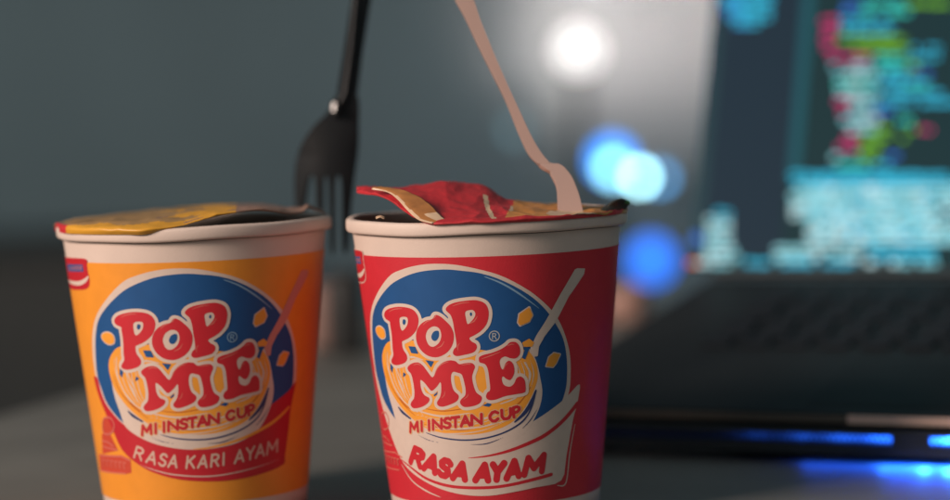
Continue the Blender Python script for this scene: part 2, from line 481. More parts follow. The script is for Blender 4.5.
mi_base = [(405, 433), (410.5, 432.2), (435, 429.2), (470, 425), (482.6, 423.4), (512, 417.6), (530, 412)]
mi_text = text_on([('M', 411, 418.6), ('I', 420.4, 424.4), ('I', 428, 431.4), ('N', 433.6, 442), ('S', 444.6, 451), ('T', 452.2, 459.4), ('A', 461.4, 469.8),
                   ('N', 472, 481.6), ('C', 490, 498.4), ('U', 502, 510.6), ('P', 513.8, 519.8)], mi_base, 9.4, 1.6, 0.03, R_)
reg = union(stroke(R_([(494.3+5*cos(a), 336+5*sin(a)) for a in np.linspace(0, 2*pi, 25)]), .5*MM), stroke(R_([(492.6, 339), (492.6, 333.4), (495.4, 333.6), (496, 335), (494.8, 336.2), (492.6, 336.2)]), .42*MM), stroke(R_([(494.4, 336.2), (496.4, 339)]), .42*MM))

swoosh_poly = [(370.2, 350), (371.5, 362), (375, 378), (381.5, 403), (388, 428), (395, 450), (402, 460), (412, 472), (430, 484), (450, 491.8), (470, 495.4), (490, 495.6), (508, 493), (536, 487.2), (561, 480.2), (566, 456), (572.5, 420), (576.4, 405),
               (579.4, 384.2), (569.6, 393.3), (562.6, 400.2), (548, 411.5), (533, 421.4), (500, 441), (450, 446), (415, 438), (397, 425), (388, 410.8), (382.4, 396.8), (378.4, 380), (375, 357)]

def banner_marks(kind):
    """lines of the flavour banner"""
    L = [rs([(576.5, 404), (562.6, 420.6), (545.8, 434.4), (529, 443), (508, 451), (487, 456), (468, 458)], (2.6, 2.2, 2.1, 1.9, 1.5, .9, .3)),
         rs([(402, 459.5), (412, 467.8), (426, 478), (442.8, 484.4), (461, 487.3), (490, 487.4), (510, 484.8), (530, 480.2), (551, 474.4)], (.5, 1.1, 1.5, 1.6, 1.6, 1.6, 1.6, 1.7, 1.9))]
    out = [rs([(402, 464), (412, 480), (426, 490.5), (441, 497.2)], (.3, .7, .9, .3)), rs([(574.6, 424), (569.5, 452), (565.6, 482.6), (557, 485.4)], (.4, .75, .75, .4))]
    return L, out

def cup_body(root):
    mb = MB()
    def w(r, z, a):
        return r*(1+0.0012*sin(2*a+1)+0.0008*sin(5*a)), z+(0.00022*sin(3*a+.6)+0.00014*sin(7*a+2) if z > .1 else 0)
    prof = [(0.0345, 0.004), (0.0355, 0.0), (0.0366, 0.0), (R0, Z0), (R1, Z1), (rad(.1015), .1015)]
    mb.lathe(prof, 128, wob=w)
    mb.build('wall', C_paper, root, True)
    mb = MB()
    mb.lathe([(rad(.1015)-.0006, .1035), (rad(.02)-.0006, .02), (rad(.006)-.0008, .0061), (0.0005, .006)], 96, wob=w)
    mb.build('lining', C_inner, root, True)
    mb = MB()
    cx, cz, a1, b1 = 0.0478, .1042, .0021, .0024
    sg = lambda q: (1 if q > 0 else -1)*abs(q)**.55
    mb.lathe([(cx+a1*sg(cos(t))*(1 if cos(t) > 0 else .6), cz+b1*sg(sin(t))) for t in np.linspace(0, 2*pi, 20, endpoint=False)], 160, closed=True, wob=w)
    mb.build('rim', C_paper, root, True)
    # instant noodles' pale cake and broth inside
    mb = MB(); mb.disc(rad(.083)-.0009, .083, 64)
    mb.build('broth', mat('broth', (0.22, 0.09, 0.02), 0.25, var=.2, scale=80), root)

def label_shell(root, m):
    n = 256; ks = 10
    v = []; f = []
    for j in range(ks+1):
        z = Z0+(Z1-Z0)*j/ks
        for k in range(n):
            a = 2*pi*k/n; r = rad(z)+.00014
            v.append((r*sin(a), -r*cos(a), z))
    for j in range(ks):
        for k in range(n):
            f.append((j*n+k, j*n+(k+1) % n, (j+1)*n+(k+1) % n, (j+1)*n+k))
    add('printed_label', v, f, m, root, True)

def cup_art(root, kind):
    red = kind == 'red'
    # brand badge on the upper left
    def q(P): return Y_(P)
    badge = poly(crom(q(Z(50, 240, [(108, 128), (200, 130), (262, 140), (268, 180), (272, 215), (287, 300), (270, 345), (215, 356), (150, 345), (128, 290), (118, 200)])), True, 4))
    wrap('badge', badge if not red else grow(badge, .35), C_bred if not red else C_cream, 1, root)
    if red: wrap('badge_face', badge, C_bred, 2, root)
    wrap('badge_panel', poly(q(Z(50, 240, [(128, 172), (235, 174), (243, 226), (136, 222)]))), C_blue, 3, root)
    wrap('badge_lettering', union(*[stroke(q(Z(50, 240, [(150+k*18, 212), (153+k*18, 188)])), .32) for k in range(5)]), C_pink, 4, root)
    wrap('badge_swoosh', stroke(crom(q(Z(50, 240, [(138, 288), (170, 306), (215, 308), (255, 288), (276, 262)])), False), [.3, .7, .8, .7, .3]), C_cream, 4, root)
    # emblem
    LR = [('y', [(103, 402), (99.5, 391), (96, 375.7), (93.5, 357.5), (93, 334), (98, 313)]), ('r', ring_out[4:-3])]
    LB = [('y', [(108, 404), (102, 389), (98, 376), (96.2, 357.5), (96.2, 334), (100.8, 316)]), ('r', blue_out[3:-3])]
    ring = poly(crom(at_uv(LR), True, 5)); disc = poly(crom(at_uv(LB), True, 5))
    band = poly(crom(at_uv([('y', [(95.8, 377), (98.2, 389), (102, 402), (107, 416), (113, 431), (121, 448)]), ('r', swoosh_poly[6:-4]), ('y', [(123.4, 423.8), (115, 415.4), (106, 403), (101, 390), (98, 378)])]), True, 3))
    wrap('emblem_ring', ring, C_cream, 1, root, .3)
    wrap('emblem', disc, C_blue, 2, root, .3)
    bw = rp(bowl, 5)
    if red:
        wrap('flavour_banner', band, C_cream, 3, root)
    else:
        low_ = poly(crom(Y_([(94.5, 377), (97.2, 389), (101.5, 402), (106, 413), (113, 429), (122, 449), (138, 464), (155, 473), (180, 479.6), (210, 481.4), (235, 479.6), (262, 473.6), (283, 464.4),
                             (284.6, 456), (288, 430), (290.5, 408), (295.5, 381.5), (289, 390), (277, 400), (263, 410), (246, 421), (225, 433), (200, 442), (164, 442), (140, 435), (123.4, 423.8), (115, 415.4), (106, 403), (101, 390), (98, 378)]), True, 3))
        wrap('flavour_banner', minus(low_, grow(bw, .1)), C_bred, 3, root)
    wrap('emblem_glint', glint, C_glint, 3, root)
    wrap('bowl', bw, C_cream, 4, root)
    for F_ in flakes[:3]: wrap('flake_outline', grow(F_, .38), C_cream, 3, root)
    wrap('noodles', rp(noodle, 5), C_orange, 5, root)
    wrap('noodle_shading', union(*[rs(p, w) for p, w in strands_d]), C_dorange, 6, root)
    wrap('noodle_strands', union(*[rs(p, w) for p, w in strands_c]), C_cream, 7, root)
    wrap('bowl_lines', union(*arcs), C_navy, 8, root)
    wrap('utensil', utensil, C_cream if red else mat('print_faded_pink', (0.60, 0.24, 0.19), .5), 8, root)
    letz = union(*letters)
    wrap('lettering_outline', minus(grow(letz, 1.15), union(*gaps)), C_cream, 9, root)
    wrap('gap_ground', union(*gaps), C_blue, 10, root)  # blue patches printed between the letters
    for F_ in flakes: wrap('flake', F_, C_orange, 11, root)
    wrap('lettering', minus(letz, union(*holes)), C_red, 12, root, .2)
    wrap('lettering_dot', union(*dots), C_blue, 13, root, .2)
    wrap('lettering_shine', union(*shines), C_pink, 13, root, .16)
    wrap('slogan_halo', grow(mi_text, .32), mat('print_peach', (0.68, 0.40, 0.20), .5), 9, root)
    wrap('slogan', mi_text, C_bred, 11, root, .16)
    wrap('trademark', reg, C_glint if not red else mat('print_pale_cream', (0.42, 0.42, 0.42), .5), 9, root, .12)
    L, out = banner_marks(kind)
    if red:
        wrap('banner_lines', union(*L), C_red, 5, root)
        for F_ in out: wrap('banner_trim', F_, C_cream, 2, root)
        base = [(405, 458.5), (409, 461), (424, 468.3), (437, 473.5), (452, 477.8), (470, 480), (490, 480.2), (507, 478.2), (523, 474.6), (548, 469.6)]
        it = [('R', 411, 420.8), ('A', 424, 435), ('S', 438.5, 448), ('A', 453, 465), ('A', 475.5, 488), ('Y', 491, 502), ('A', 506.5, 518.5), ('M', 524, 541.5)]
        t = text_on(it, base, lambda x: 15.3, 3.6, .24, R_)
        wrap('flavour_text', t, C_red, 6, root, .2)
    else:
        wrap('banner_lines', ys_([(288.5, 407), (274, 421), (253, 433.4), (232, 442), (208, 447.8), (192, 449)], (1.2, 1.8, 1.6, 1.3, .8, .3)), C_orange, 5, root)
        wrap('banner_trim', union(ys_([(140, 464.6), (158, 471), (176, 474.8), (210, 476.2), (244, 470.5), (278, 459.5)], (.2, .5, .6, .6, .5, .2))), C_cream, 6, root)
        base = [(130, 455), (135, 457.5), (149.5, 463), (167.5, 466.6), (186, 468), (201.5, 467.4), (213.5, 466.4), (235.6, 463), (256, 457.6), (278, 451)]
        it = [('R', 134.5, 142), ('A', 146.5, 155), ('S', 159, 165.5), ('A', 168.5, 176.5), ('K', 186.5, 194), ('A', 198, 206.5), ('R', 211, 218.5), ('I', 221, 225.5), ('A', 234.5, 243),
              ('Y', 246, 253.5), ('A', 255.5, 263.5), ('M', 266.5, 276.5)]
        t = text_on(it, base, 11.6, 1.2, .22, Y_)
        wrap('flavour_text', t, mat('print_dull_cream', (0.62, 0.42, 0.33), .5), 6, root, .16)
    # small red stamp on the lower left
    st = lambda P, s=7.142: Y_(Z(80, 400, P))
    body = union(poly(crom(st([(170, 140), (215, 125), (245, 165), (240, 220), (205, 245), (170, 225)]), True)), poly(st([(160, 240), (215, 235), (275, 360), (165, 385)])),
                 poly(st([(140, 385), (300, 395), (365, 425), (370, 520), (330, 530), (150, 500)])))
    cs, cl = (C_pink, C_bred) if red else (C_bred, C_pink)
    if not red: wrap('stamp', body, C_pink if False else mat('print_brick', (0.55, 0.06, 0.03), .5), 1, root)
    ln = union(stroke(crom(st([(170, 140), (215, 125), (245, 165), (240, 220), (205, 245), (170, 225)]), True), .28), stroke(st([(165, 290), (205, 300), (245, 330)]), .25),
               stroke(st([(170, 330), (215, 345), (270, 355)]), .25), stroke(st([(150, 395), (300, 402), (362, 432)]), .25), stroke(st([(150, 500), (330, 524)]), .22),
               *[stroke(st([(165+k*30, 425+k*4), (170+k*30, 470+k*4)]), .26) for k in range(6)], *[stroke(st([(165+k*30, 425+k*4), (182+k*30, 428+k*4)]), .2) for k in range(6)])
    wrap('stamp_lines', ln, C_pink, 9, root, .16)

from mathutils import noise as mnoise
def crease(p, amp):
    q = Vector(p)*70
    a = 1-abs(mnoise.noise(q))*2.6
    b = 1-abs(mnoise.noise(q*2.7+Vector((3, 1, 7))))*2.6
    return amp*(max(-1, a)*.7+max(-1, b)*.35)
def loft(name, rows, m, parent, cols_mat=None, k=8, thick=0.00022, off=(0, 0, 0), amp=0.0):
    rows = [crom(r, False, k) for r in rows]
    A = np.array(rows)                       # rows x cols x 3
    A = np.stack([crom(A[:, i], False, k) for i in range(A.shape[1])], 1)
    nr, nc = A.shape[:2]
    v = (A-np.array(off)).reshape(-1, 3)
    if amp:
        for i in range(len(v)):
            v[i, 2] += crease(v[i], amp)*min(1, (i//nc)/(nr*.35))
    f = []; mi = []
    for i in range(nr-1):
        for j in range(nc-1):
            f.append((i*nc+j, i*nc+j+1, (i+1)*nc+j+1, (i+1)*nc+j))
            mi.append(cols_mat(i/(nr-1), j/(nc-1)) if cols_mat else 0)
    o = add(name, v, f, m, parent, True, mi)
    md = o.modifiers.new('thickness', 'SOLIDIFY'); md.thickness = thick; md.offset = 0
    return o

# ---- red cup
cup_r = thing('noodle_cup', 'red paper noodle cup with blue emblem and cream flavour banner, lid peeled back', 'noodle cup', tuple(RED), group='instant noodle cups')
cup_body(cup_r); label_shell(cup_r, C_label_red); cup_art(cup_r, 'red')

def rimp(C, deg, r=.0499, z=.1070):
    a = radians(deg); return C+np.array([r*sin(a), -r*cos(a), z])
cols = [357, 366, 378, 391, 403, 416, 431, 450, 475, 490, 505, 530, 560, 590, 610, 627]
edge = [at(357, 191.5, .842), at(366, 193, .836), at(378, 194.5, .830), at(391, 200, .824), at(403, 209, .818), at(416, 217, .810)]
degs = [-22, -14, -4, 2, 8, 18, 31, 47, 62, 84]
edge += [rimp(RED, d) for d in degs]
low = [p+np.array([0, -.0002, -.0005]) for p in edge[:6]]+[rimp(RED, d, .0503, .1058) for d in degs]
midy = [190.5, 190.5, 191, 193.5, 198, 203, 207, 208, 209, 210, 213, 216, 216.5, 216, 215, 212]
mid = [at(x, y, Y) for x, y, Y in zip(cols, midy, [.846, .842, .838, .832, .827, .822, .820, .820, .820, .820, .815, .812, .813, .817, .826, .840])]
ridgey = [189, 188.3, 189, 190, 189.5, 187, 184.5, 183, 185.5, 190, 198.5, 204, 206, 206.8, 207.5, 209]
ridge = [at(x, y, Y) for x, y, Y in zip(cols, ridgey, [.850]*6+[.850, .852, .855, .856, .858, .860, .862, .862, .860, .852])]
back = [np.array([p[0], min(.888, p[1]+.03), p[2]-.008 if i > 5 else p[2]-.002]) for i, p in enumerate(ridge)]
C_lid_red = mat('lid_red', (0.50, 0.024, 0.032), 0.5, var=0.2, scale=45, bump=0.6, bscale=260)
C_lid_or = mat('lid_print_orange', (0.60, 0.25, 0.06), 0.4, var=0.3, scale=90, bump=0.3, bscale=150)
C_lid_cr = mat('lid_print_cream', (0.66, 0.46, 0.30), 0.4, var=0.2, scale=120)
def lidcol(i, j):
    # i: 0 rim edge .. 1 back ; j: 0 left tip .. 1 right
    if i < .27: return 0
    if j > .655+.10*(i-.3) and i > .30 and i < .72+.2*(j-.66): return 2 if (sin(j*31+1)+.8*sin(i*14+j*9)) > .55-1.6*(.8-j) else 1
    if .575+.09*(.5-i) < j < .60+.09*(.5-i) and i < .62: return 2
    return 0
loft('lid', [low, edge, mid, ridge, back], [C_lid_red, C_lid_or, C_lid_cr], cup_r, lidcol, off=RED, amp=.0009, k=16)
fold = [[at(372, 189.5, .829), at(388, 192.5, .825), at(398, 200, .819), at(407, 210, .813), at(418, 219.5, .806), at(432, 223.5, .8015)],
        [at(374, 188.6, .829), at(392, 191, .825), at(405, 198.5, .819), at(415, 207.5, .813), at(424, 216.5, .807), at(437, 222, .8025)],
        [at(380, 187.9, .830), at(397, 190, .826), at(415, 196, .820), at(429, 205, .814), at(438, 214, .808), at(447, 221, .8035)]]
loft('lid_fold', fold, [C_lid_cr, mat('lid_fold_shaded_print', (.42, .17, .05), .45, var=.4, scale=110)], cup_r, lambda i, j: 0 if i < .2+.05*sin(j*20) or (i > .5 and j > .75) else 1, off=RED, thick=.0004, amp=.0005)  # orange of the fold is darkened for the shade on it
# crumpled dark pull tab on the right of the lid
tab = [[at(594, 214.5, .835), at(603, 213.5, .835), at(613, 213.5, .837), at(624, 213.8, .84)], [at(597, 211.5, .838), at(606, 207.5, .837), at(615, 206, .838), at(627, 207, .841)],
       [at(602, 208.8, .842), at(610, 203, .838), at(620, 199.4, .838), at(630, 203, .842)], [at(606, 207, .846), at(613, 201.5, .842), at(621.5, 198.2, .842), at(628, 200, .846)]]
loft('pull_tab', tab, [mat('lid_tab_black', (0.025, 0.025, 0.02), .5, var=.4, scale=200), mat('lid_tab_green', (0.05, 0.18, 0.04), .5)], cup_r, lambda i, j: 1 if j > .82 and i > .5 else 0, off=RED)
loft('lid_crumb', [[at(376, 219, .822), at(380, 217.5, .822), at(384, 219, .822)], [at(376, 216.8, .824), at(381, 215.6, .824), at(385, 217, .824)]], C_lid_cr, cup_r, off=RED)

# ---- yellow-orange cup
cup_y = thing('noodle_cup', 'orange paper noodle cup with blue emblem and dark red flavour banner', 'noodle cup', tuple(YEL), (0, 0, ROT_YEL), group='instant noodle cups')
cup_body(cup_y); label_shell(cup_y, C_label_yel); cup_art(cup_y, 'yellow')
lid_y_parent = cup_y
RY = np.array(Matrix.Rotation(-ROT_YEL, 3, 'Z'))
def ylocal(P): return [RY@(np.array(p)-YEL) for p in P]
dg = [-84, -60, -46, -34, -22, -12]
xs2 = [53, 75, 95, 117, 140, 163, 180, 200, 225, 250, 270, 290, 303, 310, 326]
e1 = [rimp(YEL, d) for d in dg]+[at(180, 224.5, .828), at(200, 219, .830), at(225, 213, .834), at(250, 209.8, .838), at(270, 210.2, .842), at(290, 213, .850), at(302, 211.5, .860), at(309, 207.6, .868), at(326, 213.5, .876)]
e0 = [rimp(YEL, d, .0504, .1048) for d in dg]+[p+np.array([0, -.0003, -.0004]) for p in e1[6:]]
xsr = [54, 76, 97, 118, 141, 164, 182, 202, 226, 250, 270, 289, 302, 309, 326]
r1 = [at(x, y, Y) for x, y, Y in zip(xsr, [226.5, 222.5, 221, 219.5, 218, 216, 214, 211.5, 209.2, 207.8, 208.5, 210.3, 209.4, 206, 212.5],
      [.874, .856, .850, .848, .846, .846, .848, .850, .852, .854, .858, .864, .868, .872, .880])]
r2 = [at(x, y, Y) for x, y, Y in zip(xsr, [226, 220, 216.8, 214, 211.6, 209.6, 208.2, 206.8, 205.6, 205, 205.5, 207.2, 208, 206, 212.4],
      [.878, .892, .900, .906, .910, .914, .915, .916, .916, .915, .912, .905, .896, .886, .882])]
C_lid_y = mat('lid_yellow', (0.66, 0.32, 0.03), 0.4, var=0.12, scale=40, bump=0.3, bscale=120)
C_lid_b = mat('lid_brown', (0.26, 0.15, 0.11), 0.45, var=0.3, scale=60)  # brown for the raised right part and scattered patches
def lidy(i, j):
    if j < .085 and i < .4: return 1
    if j > .60: return 2
    if i > .42+.04*sin(j*40) and j < .42+.08*sin(i*30): return 3
    if i > .34 and sin(j*23)*sin(i*17+j*11) > .6: return 2
    return 0
loft('lid', [ylocal(e0), ylocal(e1), ylocal(r1), ylocal(r2)], [C_lid_y, C_lid_red, C_lid_b, mat('lid_ochre', (0.34, 0.20, 0.08), .45, var=.4, scale=70)], cup_y, lidy, amp=.0006, k=14)

# ------------------------------------------------------------------ forks
M_black = mat('black_plastic', (0.013, 0.015, 0.017), 0.42, var=.1, spec=.3)
M_whitep = mat('white_plastic', (0.46, 0.31, 0.265), 0.4, var=.04)
def flat_fork(root, parts, m, depth, thick, off):
    parts = [(n_, F_ if k_ == 0 else minus(F_, grow(parts[0][1], .05))) for k_, (n_, F_) in enumerate(parts)]
    for nm, F in parts:
        V, faces = march(F, 1.0)
        P = [at(x, y, depth(x, y))-off for x, y in V]
        o = add(nm, P, faces, m, root, True)
        s = o.modifiers.new('thickness', 'SOLIDIFY'); s.thickness = thick; s.offset = 0
        b = o.modifiers.new('bevel', 'BEVEL'); b.width = thick*.3; b.segments = 2; b.limit_method = 'ANGLE'; b.angle_limit = radians(50)
YB = .945
offb = at(350, 0, YB)
M_gloss = mat('black_gloss', (0.02, 0.02, 0.02), 0.10)
fk = thing('plastic_fork', 'black plastic fork held upright behind the orange cup, tines down', 'fork', tuple(offb))
head = poly(crom([(337, 95), (334, 104), (326, 114), (314, 126), (304, 141), (298.5, 157), (296, 176), (296.5, 200), (299, 224), (302, 224), (305.5, 200), (309, 180), (312.5, 174), (316, 180), (317.2, 205), (319, 247), (322.5, 248),
                    (323.5, 205), (324, 182), (326.2, 175), (328.6, 182), (329.6, 205), (330.8, 248), (334.6, 249), (335.4, 205), (336, 182), (338.6, 175), (341, 182), (341.8, 205), (342.8, 248), (347.5, 248), (350, 215), (353.5, 180), (357.5, 150), (358.5, 125), (357.5, 95)], True, 4))
handle = poly([(351, -60), (351.5, 0), (344, 50), (337, 94), (357.5, 94), (363, 50), (371, 0), (376, -60), (384, -140), (362, -140)])
flat_fork(fk, [('head', head), ('handle', handle)], M_black, lambda x, y: YB+.010*((y-100)/100)**2*(.4 if y > 100 else .15)+.006*((x-335)/40)**2*min(1, max(0, (y-95)/60)), .0022, offb)
rdg = MB(); rdg.tube([at(x, y, YB-.0022) for x, y in ((366, -130), (358, -20), (352, 50), (346, 92), (338, 110), (335, 118))], [.0014, .0014, .0013, .0014, .0016, .0006], 10)
rdg.v = [tuple(np.array(v)-offb) for v in rdg.v]
rdg.build('rib', M_black, fk, True)
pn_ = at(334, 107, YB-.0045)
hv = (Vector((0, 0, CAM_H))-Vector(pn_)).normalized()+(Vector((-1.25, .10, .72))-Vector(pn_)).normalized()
nb = sphere('glint_facet', (0, 0, 0), .0024, M_gloss, fk, 16, .16)  # added glossy facet, turned to mirror the key lamp as a highlight
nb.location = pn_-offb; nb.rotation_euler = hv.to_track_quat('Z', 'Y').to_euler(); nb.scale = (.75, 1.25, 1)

YW = .842
offw = at(560, 210, YW)
fw = thing('plastic_fork', 'white plastic fork stuck into the red cup, handle leaning to the left', 'fork', tuple(offw))
handle = poly(crom([(453, -6), (470, -6), (481, 22), (494, 54), (507, 84), (519, 110), (531, 136), (541, 153), (550, 164), (553, 172), (549, 172), (536, 163), (527, 152), (517, 130), (505, 100), (491, 72), (478, 46), (465, 18)], True, 4))
hb = poly([(438, -90), (455, -90), (470.5, -4), (453, -6)])
head = poly(crom([(545, 163), (553, 164), (563, 168), (571, 177), (576, 188), (580, 200), (583, 216), (581, 232), (560, 232), (558, 215), (557.5, 200), (556.5, 187), (552, 177)], True, 5))
flat_fork(fw, [('handle', union(handle, hb)), ('head', head)], M_whitep, lambda x, y: YW+.012*(1-min(1, max(-1, y/170)))-.010*max(0, (y-165)/60), .0026, offw)

# ------------------------------------------------------------------ laptop on its cooling pad
YAW, TILT = radians(-25), radians(4.6)
PADO = Vector((0.010, 0.9825, 0.0055))
M_dk = mat('dark_plastic', (0.036, 0.041, 0.046), 0.55, var=.1)
M_deck = mat('laptop_deck', (0.024, 0.027, 0.030), 0.6, spec=.08, var=.06)
M_edge = mat('laptop_edge_lit_metal', (0.97, 0.66, 0.54), 0.4, metal=.1, var=.03)  # peach colour carries the warm reflection on the front edge
M_bl = (0.02, 0.16, 1.0)
pad = thing('cooling_pad', 'black laptop cooling pad with blue lit mesh strips along its front edge', 'cooling pad', PADO, (TILT, 0, YAW))
W, DP = 0.372, 0.262
mb = MB()
mb.box(0, W, 0.0005, DP, 0, 0.0018); mb.box(0, W, 0.004, DP, 0.0072, 0.0082)
mb.box(0, 0.004, 0, DP, 0.0018, 0.0072); mb.box(W-.004, W, 0, DP, 0.0018, 0.0072); mb.box(0.004, W-.004, DP-.004, DP, 0.0018, 0.0072)
mb.build('tray', M_dk, pad, bevel=.0004)
def padx(px, py, fr=PADO):                      # local x on the pad's front edge seen at a pixel
    nrm = Matrix.Rotation(YAW, 3, 'Z') @ Vector((0, -1, 0))
    q = on_plane(px, py, tuple(PADO), np.array(nrm))
    return (Matrix.Rotation(-YAW, 3, 'Z') @ (Vector(q)-PADO)).x
x1, x2 = padx(893, 441), padx(930, 443)
fr = MB(); fr.box(-.001, W+.001, -.0015, .0005, -.0008, .0032); fr.box(-.001, W+.001, -.0012, .0040, .0070, .0086); fr.box(x1, x2, -.0012, .001, .0022, .0074)
fr.build('front_frame', M_dk, pad)
gr = MB()
st = .0022
xx = 0.002
while xx < W-.004:
    if not (x1-.002 < xx < x2):
        for s in (-1, 1):
            M = Matrix.Translation((xx+.0011, .0003, .0048)) @ Matrix.Rotation(s*radians(32), 4, 'Y')
            gr.box(-.00022, .00022, -.0002+.0001*s, .0002+.0001*s, -.0030, .0030, M)
    xx += st
gr.build('grille', mat('blue_mesh_plastic', (0.02, 0.06, 0.22), .4), pad)
bk = MB(); bk.box(.004, W-.004, .010, .0105, .0019, .0071)
bk.build('light_diffuser', mat('diffuser', (0.55, 0.6, 0.75), .6), pad)
for px, e in ((930, .075), (885, .016), (858, .010), (820, .005), (780, .0022), (735, .0008)):
    lx = padx(px, 441)
    lo = lamp_point('pad_led', (lx+.006, .0035, .0046), e*.9, M_bl, .0008, pad)
    lo.data.type = 'SPOT'; lo.data.spot_size = radians(160); lo.data.spot_blend = .5; lo.rotation_euler = (radians(90), 0, 0)
for k, (px, e) in enumerate(((921, .30), (947, .42), (880, .07))):
    lx = padx(px, 462)
    led = sphere('led', (lx, .006, -.0018), .0008, mat('led_cyan', (0.5, .8, 1), .4, emit=(.10, .55, 1.0), strength=7 if k < 2 else 3), pad, 8)
    lo = lamp_point('under_led', (lx, .004, -.0012), e*.12, (.02, .16, 1.0), .002, pad)
    lo.data.type = 'SPOT'; lo.data.spot_size = radians(150); lo.data.spot_blend = .6; lo.rotation_euler = (radians(-24), 0, 0)
for xa_, xb_, p_ in ((padx(800, 460), padx(885, 460), .005), (padx(885, 460), padx(968, 460), .036)):
    a_ = lamp_area('under_strip', (0, 0, 0), (0, 0, -1), xb_-xa_, p_, (.01, .10, 1.0), .003)
    a_.parent = pad; a_.location = ((xa_+xb_)/2, .003, -.0012); a_.rotation_euler = (radians(-18), 0, 0)
for fx in (.03, W-.03):
    ft = MB(); ft.box(fx-.012, fx+.012, .012, .022, -.0052, 0); ft.build('foot', M_dk, pad)
    h2 = (sin(TILT)*(DP-.02)+.0055)/cos(TILT)
    ft = MB(); ft.box(fx-.015, fx+.015, DP-.025, DP-.018, -h2+.0008, 0); ft.build('stand_leg', M_dk, pad)

lap = thing('laptop', 'open dark laptop showing colourful code on its screen, raised on the cooling pad', 'laptop', PADO+Matrix.Rotation(YAW, 3, 'Z')@Matrix.Rotation(TILT, 3, 'X')@Vector((0.004, .003, .0092)), (TILT, 0, YAW))
LW, LD = .362, .248
mb = MB()
mb.v = [(0, 0, 0), (LW, 0, 0), (LW, LD, 0), (0, LD, 0), (0, .0002, .0052), (LW, .0002, .0052), (LW, LD, .016), (0, LD, .016)]
mb.f = [(0, 3, 2, 1), (4, 5, 6, 7), (0, 1, 5, 4), (1, 2, 6, 5), (2, 3, 7, 6), (3, 0, 4, 7)]
mb.build('base', M_deck, lap, bevel=.0008)
xa = padx(846, 419)-.004
eb = MB(); eb.box(xa, LW-.003, -.0005, .0003, .0012, .0046)
eb.build('front_edge_lit', M_edge, lap)  # right stretch of the edge, coloured as if catching warm light
eb = MB(); eb.box(.01, xa-.0005, -.0004, .0003, .0014, .0044)
eb.build('front_edge_unlit', mat('laptop_edge_unlit', (.16, .135, .11), .4, metal=.2), lap)  # rest of the same edge, coloured dimmer without that reflection
sl = (.016-.0052)/LD
tp = MB(); tp.v = [(.12, .012, .0054+sl*.012), (.235, .012, .0054+sl*.012), (.235, .085, .0054+sl*.085), (.12, .085, .0054+sl*.085)]
tp.f = [(0, 1, 2, 3)]; tp.build('touchpad', mat('touchpad', (.023, .026, .029), .6, spec=.06), lap)
# keys
kv = MB(); kv.box(-.0068, .0068, -.0066, .0066, 0, .0016)
key0 = kv.build('key', mat('key_plastic', (.022, .026, .032), .7, var=.15, spec=.06), lap, bevel=.0005)
first = True
for r in range(6):
    for c in range(15):
        x = .050+c*.0182+(r % 2)*.003; y = .112+r*.0185
        k = key0 if first else key0.copy()
        if not first: COL.objects.link(k); k.parent = lap
        first = False
        k.location = (x, y, .0054+sl*y)
        k.rotation_euler = (math.atan(sl), 0, 0)
# screen: hinge along local x
ST = radians(20.5)
scr = bpy.data.objects.new('screen', None)
hz = .0165
S = Matrix.Translation((0, LD, hz)) @ Matrix.Rotation(-(ST+TILT-0), 4, 'X')
# display panel local: x along hinge, z up the panel, y back
def scrbox(name, x0, x1, y0, y1, z0, z1, m, parent, bevel=0):
    mb = MB(); mb.box(x0, x1, y0, y1, z0, z1); mb.v = [tuple(S @ Vector(v)) for v in mb.v]
    return mb.build(name, m, parent, bevel=bevel)
bpy.data.objects.remove(scr)
LIDW = LW; LIDH = .235
lid = scrbox('screen', 0, LIDW, 0, .006, .002, LIDH, M_dk, lap, .001)
bpy.context.view_layer.update()
LM = lap.matrix_world.copy() if lap.matrix_world.translation.length > 0 else None
LM = Matrix.Translation(lap.location) @ Matrix.Rotation(YAW, 4, 'Z') @ Matrix.Rotation(TILT, 4, 'X') @ S
LMi = LM.inverted()
PN = np.array((LM.to_3x3() @ Vector((0, -1, 0)))); PP = np.array(LM @ Vector((0, -.0005, 0)))
def scr_uv(px, py):
    q = LMi @ Vector(on_plane(px, py, PP, PN)); return q.x, q.z
u0, v0 = scr_uv(688, 269)
print('display corner', u0, v0, 'right', scr_uv(950, 269), scr_uv(720, 0))
def emi(name, rgb, s=1.0):
    c = lin(rgb)
    return mat(name, tuple(x*.02 for x in c), .5, emit=c, strength=s, spec=.05)
UL, UR, VB, VT = u0, LIDW-.006, v0, LIDH-.008
sb = [scr_uv(706, 200)[0], scr_uv(786, 200)[0], scr_uv(801, 200)[0]]
LAY = [((30, 54, 58), [(UL, VB, UR, VT)], .0003), ((34, 50, 62), [(sb[0], VB+.006, sb[1], VT)], .0005), ((36, 88, 98), [(sb[1], VB+.045, sb[2]-.002, VT)], .0006),
       ((44, 68, 74), [(UL, VB+.006, sb[0], VT)], .0005)]
def q4(a, b, c, d):
    """pixel corners (left x, bottom y, right x, top y) -> panel rect"""
    p = scr_uv(a, b); q = scr_uv(c, d); r = scr_uv(c, b)
    return (p[0], p[1], r[0], p[1]+(scr_uv(a, d)[1]-p[1]))
sb = [scr_uv(706, 200)[0], scr_uv(786, 200)[0], scr_uv(801, 200)[0]]
rng = random.Random(3)
tok = {}
def T(color, *rect):
    tok.setdefault(color, []).append(rect)
rows_px = 9.2
cyan, white, pink, green, blue, teal = (55, 190, 225), (165, 232, 240), (215, 50, 120), (120, 190, 30), (60, 120, 220), (60, 215, 200)
